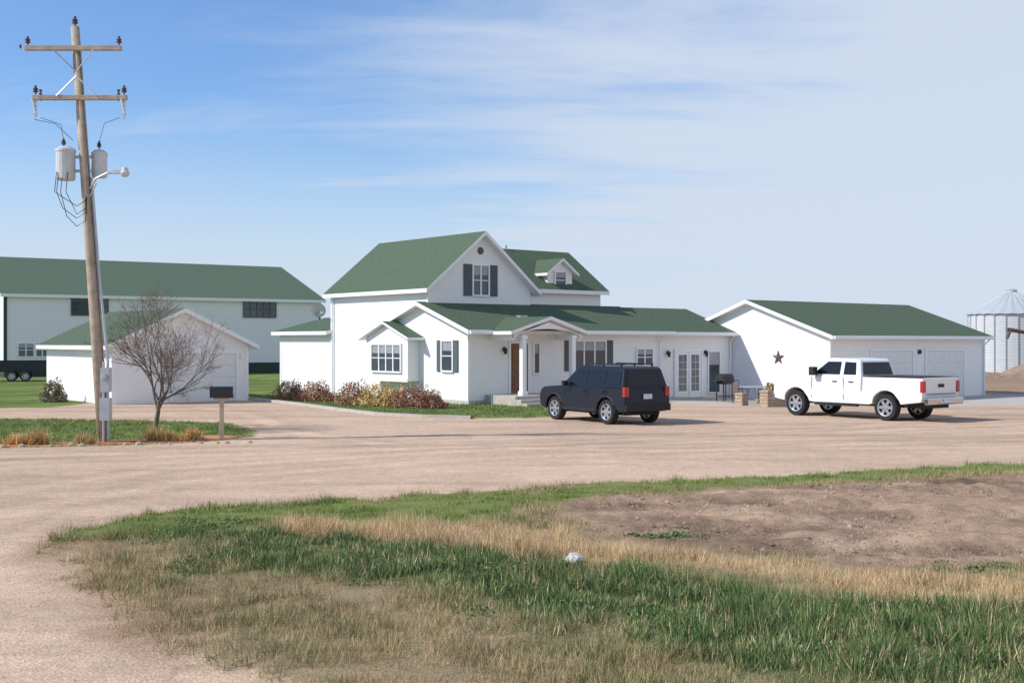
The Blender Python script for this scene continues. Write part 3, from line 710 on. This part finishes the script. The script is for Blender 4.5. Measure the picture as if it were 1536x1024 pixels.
def zones(x,y):
    x=np.asarray(x,float);y=np.asarray(y,float)
    w=(fbm(x,y,1.6,1)-.5); w2=(fbm(x,y,.5,4)-.5)
    big=fbm(x*.45,y,6,2); med=fbm(x,y,1.2,5)
    col=np.array([.59,.425,.305])*(1+.34*(big-.5)+.20*(med-.5)+.16*w2)[...,None]
    tr=fbm(x*.12+y*.05,y*.9,1.0,3); col=col*(1-.16*np.clip((tr-.50)*6,0,1))[...,None]
    for t in TRK:
        dd=segd(x,y,t)+w*.35; col=col*(1+.09*np.exp(-(dd/.22)**2)-.07*np.exp(-((dd-.55)/.22)**2))[...,None]
    grav=np.ones(x.shape)
    def put(m,c,g=0.):
        nonlocal col,grav
        m=m[...,None]; col=col*(1-m)+np.asarray(c)*m; grav=grav*(1-m[...,0])+g*m[...,0]
    def mk(d,soft): return np.clip(.5-d/soft,0,1)
    lg=np.array([.17,.215,.07])*(1+.6*(big-.5)+.9*(med-.5))[...,None]
    put(mk(sd(x,y,LAWN)+w*.5,.5),lg); put(mk(sd(x,y,FIELD)+w*2,3),np.array([.35,.245,.17])*(1+.5*(big-.5))[...,None])
    put(mk(sd(x,y,PATIO),.3),(.56,.47,.39),.6); put(mk(sd(x,y,APRON),.4),(.50,.46,.42),.7)
    di=sd(x,y,ISL); put(mk(di+w*.3,.35),lg*1.05); 
    mul=mk(np.abs(di+.8)-.65+w*.4,.3)*(y<32)*(x>-24)
    put(mul,np.array([.50,.22,.13])*(1+.6*w2[...,None]*2))
    dv0=sd(x,y,VERGE); dv=dv0+w*.9+w2*.6; mv=mk(dv,.5)
    path=np.exp(-((dv0-1.3)/.35)**2)+np.exp(-((dv0-3.0)/.4)**2); col=col*(1+.06*path*(1-mv))[...,None]
    vc=np.array([.30,.225,.135])*(1+.6*w2)[...,None]
    put(mv,vc)
    ring=np.clip(.5-(np.abs(dv+.15)-.4)/.6,0,1)*(x<-2.5); put(ring*.6,(.29,.18,.115),.5)
    z={}
    z['v']=mv
    z['dirt']=mk(sd(x,y,DIRT)+w*1.4+w2*.6,.4)*mv
    damp=fbm(x*.6,y*1.6,1.6,0)
    put(z['dirt'],np.array([.385,.265,.182])*(1+.5*(med-.5)+.7*w2-.35*np.clip((damp-.5)*5,0,1))[...,None])
    z['top']=mk(segd(x,y,TOPG)-(.65+.75*(x<0))+w*1.2+w2*.7,.5)*mv*(1-z['dirt'])
    z['straw']=mk(segd(x,y,STRAW)-.5+w*1.5+w2*.7,.5)*mv*(1-z['dirt']*.6)
    z['dk']=mk(segd(x,y,DKG)-(1.15+.6*(x>1))+w*2.4+w2*1.0,.7)*mv*(1-z['straw'])*(1-z['dirt'])
    put(z['top']*.85,(.19,.225,.07)); put(z['straw']*.7,(.50,.35,.20)); put(z['dk']*.7,(.14,.155,.06))
    z['isl']=mk(di+w*.3,.3)*(1-mul); z['w']=w; z['w2']=w2; z['med']=med; z['grav']=grav
    return col,z
def axis_pts(segs):
    out=[segs[0][0]]
    for a,b,s in segs: 
        n=max(1,int(round((b-a)/s))); out+=list(np.linspace(a,b,n+1)[1:])
    return np.array(out)
xs=axis_pts([(-2500,-500,500),(-500,-100,50),(-100,-40,4),(-40,-18,.5),(-18,-8,.2),(-8,12,.07),(12,22,.25),(22,40,.6),(40,100,4),(100,500,50),(500,2500,500)])
ys=axis_pts([(-60,0,6),(0,6,.5),(6,14,.07),(14,26,.07),(26,42,.15),(42,58,.25),(58,80,1),(80,140,4),(140,500,40),(500,4000,350)])
X,Y=np.meshgrid(xs,ys); col,z=zones(X,Y)
rg=fbm(X,Y*1.5,.5,2)
Z=gh(X,Y)+z['v']*(.06*(fbm(X,Y,.9,6)-.5)+.05*np.clip(z['v'],0,1)) + z['dirt']*(.15*(fbm(X*.7,Y*1.3,.8,2)-.5)+.10*np.abs(fbm(X,Y,.3,5)-.5)+.05*(vn(X,Y,.14,6)-.5))
Z+=(1-z['v'])*.02*(fbm(X,Y,1.3,4)-.5)*(np.abs(X)<40)
Vt=np.stack([X,Y,Z],-1).reshape(-1,3); Ct=np.clip(col,0.01,.9).reshape(-1,3); Gt=z['grav'].reshape(-1)
nx,ny=len(xs),len(ys); I=np.arange(nx*ny).reshape(ny,nx)
F=np.stack([I[:-1,:-1],I[:-1,1:],I[1:,1:],I[1:,:-1]],-1).reshape(-1,4)
gm,nt,b=nmat('ground_surface'); b.inputs['Roughness'].default_value=.95; b.inputs['Specular IOR Level'].default_value=.0
at=nt.nodes.new('ShaderNodeAttribute'); at.attribute_name='base'
geo=nt.nodes.new('ShaderNodeNewGeometry')
def noise(s,d,rg=.6):
    n=nt.nodes.new('ShaderNodeTexNoise'); n.inputs['Scale'].default_value=s; n.inputs['Detail'].default_value=d; n.inputs['Roughness'].default_value=rg; L(nt,geo.outputs['Position'],n.inputs['Vector']); return n
def mrange(src,a,b_,c,d):
    m=nt.nodes.new('ShaderNodeMapRange'); m.inputs[1].default_value=a;m.inputs[2].default_value=b_;m.inputs[3].default_value=c;m.inputs[4].default_value=d; L(nt,src,m.inputs[0]); return m
def mul(a,b_):
    m=nt.nodes.new('ShaderNodeMath'); m.operation='MULTIPLY'; L(nt,a,m.inputs[0]); L(nt,b_,m.inputs[1]); return m
n1=noise(38,3,.7); n2=noise(4,6,.65); vor=nt.nodes.new('ShaderNodeTexVoronoi'); vor.inputs['Scale'].default_value=30; L(nt,geo.outputs['Position'],vor.inputs['Vector'])
vg=nt.nodes.new('ShaderNodeSeparateColor'); L(nt,vor.outputs['Color'],vg.inputs[0])
a=mrange(n1.outputs['Fac'],.3,.7,.80,1.18); c=mrange(n2.outputs['Fac'],.3,.7,.88,1.12); d=mrange(vg.outputs[0],0,1,.86,1.14)
k=mul(mul(a.outputs[0],c.outputs[0]).outputs[0],d.outputs[0])
mx=nt.nodes.new('ShaderNodeMix'); mx.data_type='RGBA'; mx.blend_type='MULTIPLY'; mx.inputs[0].default_value=1
L(nt,at.outputs['Color'],mx.inputs[6]); L(nt,k.outputs[0],mx.inputs[7]); L(nt,mx.outputs[2],b.inputs['Base Color'])
bp=nt.nodes.new('ShaderNodeBump'); bp.inputs['Strength'].default_value=.45; bp.inputs['Distance'].default_value=.018
ad=nt.nodes.new('ShaderNodeMath'); ad.operation='ADD'; L(nt,n1.outputs['Fac'],ad.inputs[0]); L(nt,vor.outputs['Distance'],ad.inputs[1]); L(nt,ad.outputs[0],bp.inputs['Height']); L(nt,bp.outputs[0],b.inputs['Normal'])
fg=Gt[F].mean(1)>.5
def sub(name,mask):
    Fs=F[mask]; u,inv=np.unique(Fs,return_inverse=True); fast_mesh(name,Vt[u],inv.reshape(-1,4),Ct[u],gm,Gt[u],smooth=True)
sub('gravel_driveway',fg); sub('ground',~fg)

# ---------------------------------------------------------------- grass scatter
def scatter(name,N,x0,x1,y0,y1,fn,seed,blades=5,ref=9.,pw=1.1):
    r=np.random.default_rng(seed)
    K=N*4; yy=y0+(y1-y0)*r.random(K); xx=r.uniform(x0,x1,K)
    keep=(r.random(K)<(y0/yy)**pw)&(np.abs(xx)<.47*yy+2.0); yy=yy[keep][:N]; xx=xx[keep][:N]
    col,zz=zones(xx,yy); c,h,wd,p=fn(xx,yy,zz,r); k=r.random(len(xx))<p
    xx,yy,c,h,wd=xx[k],yy[k],c[k],h[k],wd[k]
    # tufts: taller / lighter and shorter / darker patches
    t1=vn(xx,yy,.28,2); t2=vn(xx,yy,.7,7); h=h*(.45+1.1*t1*(.5+t2)); c=c*(.72+.5*vn(xx,yy,.22,5))[:,None]
    gz=gh(xx,yy)+zz['v'][k]*.02
    xx=np.repeat(xx,blades)+r.normal(0,.03,len(xx)*blades); yy=np.repeat(yy,blades)+r.normal(0,.03,len(yy)*blades)
    c=np.repeat(c,blades,0);h=np.repeat(h,blades)*r.uniform(.4,1.2,len(xx));wd=np.repeat(wd,blades);gz=np.repeat(gz,blades)-.01
    n=len(xx); c=c*r.uniform(.6,1.4,n)[:,None]
    a=r.uniform(0,2*np.pi,n); sp=r.uniform(.05,1.15,n); b2=r.uniform(0,2*np.pi,n)
    B=np.stack([xx,yy,gz],1); T=B+np.stack([np.cos(a)*np.sin(sp)*h,np.sin(a)*np.sin(sp)*h,np.cos(sp)*h],1)
    W=np.stack([np.cos(b2),np.sin(b2),np.zeros(n)],1)*(wd*(1+.3*(yy/ref-1)))[:,None]
    Vv=np.stack([B-W,B+W,T],1).reshape(-1,3)
    cc=np.repeat(c,3,0)
    return fast_mesh(name,Vv,np.arange(3*n).reshape(-1,3),np.clip(cc,.01,.9),M['blade'])
def vfn(x,y,z,r):
    n=len(x); c=np.tile(np.array([.44,.34,.18]),(n,1)); h=np.full(n,.13); wd=np.full(n,.0038); p=z['v']*.9
    olive=np.clip((z['med']-.44)*6,0,1)*(.45+.45*(x>0)); c=c*(1-olive[:,None])+np.array([.24,.26,.11])*olive[:,None]
    def mixin(m,cc,hh,ww,pp):
        nonlocal c,h,wd,p
        m=np.clip(m,0,1); c=c*(1-m[:,None])+np.array(cc)*m[:,None]; h=h*(1-m)+hh*m; wd=wd*(1-m)+ww*m; p=p*(1-m)+pp*z['v']*m
    mixin(z['dk'],(.13,.195,.07),.17,.007,1.)
    mixin(z['top'],(.22,.29,.08),.085,.005,1.)
    mixin(z['straw'],(.66,.48,.28),.19,.0034,.9)
    mixin(z['dirt'],(.38,.27,.15),.05,.004,.012)
    s=r.random(n)<.16*(1-z['top']*.8); c[s]=(.58,.45,.26)
    g=(r.random(n)<.12)&(z['straw']<.4); c[g]=(.20,.26,.10)
    p=p*np.clip(z['v']*1.3-.2,0,1)
    return c,h,wd,p
scatter('verge_grass',130000,-7,15,7.2,26,vfn,5,blades=6)
def tfn(x,y,z,r):
    c,h,wd,p=vfn(x,y,z,r); return c,h,wd,np.clip(z['top'],0,1)
scatter('verge_grass',60000,-6,14,15,26,tfn,15,blades=4,ref=15.,pw=.5)
def ifn(x,y,z,r):
    n=len(x); c=np.tile(np.array([.20,.27,.085]),(n,1)); s=r.random(n)<.22; c[s]=(.42,.36,.18)
    return c,np.full(n,.08),np.full(n,.008),z['isl']
scatter('lawn_grass',30000,-20,-6,27,40,ifn,6,blades=4,ref=30.)
def bfn(x,y,z,r):
    n=len(x); m=np.clip(.5-sd(x,y,LAWN)/.3,0,1); c=np.tile(np.array([.18,.25,.08]),(n,1)); s=r.random(n)<.15; c[s]=(.36,.31,.15); return c,np.full(n,.08),np.full(n,.010),m
scatter('lawn_grass',40000,-14,2,38.5,56,bfn,8,blades=3,ref=45.)
it=[]
rr=random.Random(4)
for k in range(420):
    x=rr.uniform(-4.5,6); y=rr.uniform(9,16.5); _,q=zones(np.array([x]),np.array([y]))
    if q['dk'][0]>rr.uniform(.2,1.0): s=rr.uniform(.05,.15); it.append((x,y,.03,s*2.0,s*1.6,s*.75,int(150*s/.15),.017,[(.12,.19,.07),(.16,.23,.09),(.20,.27,.12)]))
for (x,y,s) in [(1.75,15.0,.10),(2.1,15.1,.14),(1.95,15.2,.1),(4.6,12.9,.14),(5.1,13.0,.17),(5.6,12.9,.15)]:
    for j in range(6): it.append((x+rr.gauss(0,.2),y+rr.gauss(0,.15),.03,s,s,s*.5,80,.016,[(.12,.19,.07),(.17,.24,.10)]))
clump_mesh('weeds',it,M['leaf'],5)
# loose grit on gravel and bare soil near the camera
r=np.random.default_rng(12); n=26000
yy=6.5+19*r.random(n)**1.6; xx=r.uniform(-1,1,n)*(.47*yy+2); cz,q=zones(xx,yy)
kp=(q['v']<.15)|(q['dirt']>.7); xx,yy,cz,dm=xx[kp],yy[kp],cz[kp],(q['dirt'][kp]>.7); n=len(xx)
s=r.uniform(.004,.012,n)*np.where(dm,1.5,1)*(1+(r.random(n)<.05)*1.2); zb=gh(xx,yy)+np.where(dm,.075,-.002)
ang=r.uniform(0,6.28,n); P=[]
for j in range(4): P.append(np.stack([xx+s*1.3*np.cos(ang+j*1.57),yy+s*np.sin(ang+j*1.57),zb-.01],1))
P.append(np.stack([xx,yy,zb+s*1.0],1)); Vv=np.stack(P,1).reshape(-1,3)
o5=np.arange(n)[:,None]*5; Ff=np.concatenate([np.concatenate([o5+a_,o5+b_,o5+4],1) for a_,b_ in ((0,1),(1,2),(2,3),(3,0))],0)
fast_mesh('loose_stones',Vv,Ff,np.clip(np.repeat(cz*r.uniform(.65,1.35,n)[:,None],5,0),.02,.85),M['blade'])

# island edging stones
mb=MB()
for k in range(26):
    x=-17+k*.42+rr.uniform(-.15,.15); y=28.35+ (x+12)*.25*(x>-12)+rr.uniform(-.12,.12); s=rr.uniform(.03,.09)
    mb.lathe([(.001,-s*.3),(s*1.1,0),(s,.5*s),(.5*s,.9*s),(.001,s)],(x,y,0),'Z',7)
mb.box(-12.55,-12.1,29.9,30.15,-.05,.17)
mb.obj('edging_stones',M['stone'],None)
pts=[(-11.0,51.2),(-8.45,47.3),(-6.15,43.2),(-4.6,40.75),(-2.9,39.4),(-1.3,38.85)]
mb=MB(); vs=[]
for i,p in enumerate(pts):
    a=Vector(pts[max(i-1,0)]);b_=Vector(pts[min(i+1,len(pts)-1)]);d=(b_-a).normalized();n_=Vector((-d.y,d.x))*.12
    for s in (-1,1): vs+=[(p[0]+s*n_.x,p[1]+s*n_.y,-.05),(p[0]+s*n_.x,p[1]+s*n_.y,.10)]
fs=[]
for i in range(len(pts)-1):
    a=i*4;b_=a+4; fs+=[(a,b_,b_+1,a+1),(a+1,b_+1,b_+3,a+3),(a+3,b_+3,b_+2,a+2)]
mb.add(vs,fs); mb.obj('lawn_curb',M['concrete'],None)

# ---------------------------------------------------------------- light, world, camera
EL=math.radians(38); sdv=Vector((-.977,-.213,0)).normalized()
ld=bpy.data.lights.new('sun','SUN'); ld.energy=4.3; ld.angle=math.radians(.5); ld.color=(1,.95,.875)
lo=bpy.data.objects.new('sun',ld); COL.objects.link(lo)
dirv=Vector((-sdv.x*math.cos(EL),-sdv.y*math.cos(EL),-math.sin(EL))); lo.rotation_euler=dirv.to_track_quat('-Z','Y').to_euler(); lo.location=(-30,-10,40)
w=bpy.data.worlds.new('World'); sc.world=w; w.use_nodes=True; nt=w.node_tree; bg=nt.nodes['Background']; bg.inputs['Strength'].default_value=.15
sky=nt.nodes.new('ShaderNodeTexSky'); sky.sky_type='NISHITA'; sky.sun_disc=False; sky.sun_elevation=EL; sky.sun_rotation=math.atan2(sdv.x,sdv.y)%(2*math.pi); sky.air_density=1.0; sky.dust_density=.6; sky.ozone_density=1.5
tc=nt.nodes.new('ShaderNodeTexCoord'); sp=nt.nodes.new('ShaderNodeSeparateXYZ'); L(nt,tc.outputs['Generated'],sp.inputs[0])
def mth(op,a,b_=None,cl=False):
    m=nt.nodes.new('ShaderNodeMath'); m.operation=op; m.use_clamp=cl
    for i,v in enumerate((a,b_)):
        if v is None: continue
        if isinstance(v,(int,float)): m.inputs[i].default_value=v
        else: L(nt,v,m.inputs[i])
    return m.outputs[0]
zz=mth('MAXIMUM',sp.outputs[2],0.0); den=mth('ADD',zz,.10)
cx=mth('DIVIDE',sp.outputs[0],den); cy=mth('DIVIDE',sp.outputs[1],den)
cb=nt.nodes.new('ShaderNodeCombineXYZ'); L(nt,cx,cb.inputs[0]); L(nt,cy,cb.inputs[1])
def cloud(rot,sc_,scale,det,dist,off):
    mp=nt.nodes.new('ShaderNodeMapping'); mp.inputs['Rotation'].default_value=(0,0,rot); mp.inputs['Scale'].default_value=sc_; mp.inputs['Location'].default_value=off; L(nt,cb.outputs[0],mp.inputs[0])
    na=nt.nodes.new('ShaderNodeTexNoise'); na.inputs['Scale'].default_value=scale; na.inputs['Detail'].default_value=det; na.inputs['Roughness'].default_value=.58; na.inputs['Distortion'].default_value=dist; L(nt,mp.outputs[0],na.inputs['Vector']); return na.outputs['Fac']
c1=cloud(.25,(.55,1,1),1.1,9,.5,(0,0,0)); c2=cloud(.45,(.45,1.6,1),2.0,8,.4,(3.1,1.7,0))
bias=mth('MULTIPLY',sp.outputs[0],.7); bz=mth('MULTIPLY',zz,-.6)
cc=mth('ADD',mth('MULTIPLY',c1,.72),mth('MULTIPLY',c2,.34))
v=mth('ADD',mth('ADD',cc,bias),bz)
mr=nt.nodes.new('ShaderNodeMapRange'); mr.interpolation_type='SMOOTHSTEP'; mr.inputs[1].default_value=.20; mr.inputs[2].default_value=.60; mr.inputs[3].default_value=.0; mr.inputs[4].default_value=.92; L(nt,v,mr.inputs[0])
hz=nt.nodes.new('ShaderNodeMapRange'); hz.interpolation_type='SMOOTHSTEP'; hz.inputs[1].default_value=0; hz.inputs[2].default_value=.21; hz.inputs[3].default_value=.92; hz.inputs[4].default_value=0; L(nt,zz,hz.inputs[0])
fac=mth('MAXIMUM',mr.outputs[0],hz.outputs[0])
tint=nt.nodes.new('ShaderNodeMix'); tint.data_type='RGBA'; tint.blend_type='MULTIPLY'; tint.inputs[0].default_value=1; L(nt,sky.outputs[0],tint.inputs[6]); tint.inputs[7].default_value=(.66,.86,1.12,1)
mx=nt.nodes.new('ShaderNodeMix'); mx.data_type='RGBA'; L(nt,fac,mx.inputs[0]); L(nt,tint.outputs[2],mx.inputs[6]); mx.inputs[7].default_value=(4.35,4.9,5.75,1)
L(nt,mx.outputs[2],bg.inputs['Color'])
cd=bpy.data.cameras.new('camera'); cd.sensor_width=36; cd.lens=42.2; cd.clip_end=10000; cd.clip_start=.1
co=bpy.data.objects.new('camera',cd); COL.objects.link(co); co.location=(0,0,2.5); co.rotation_euler=(math.radians(90),0,0); sc.camera=co
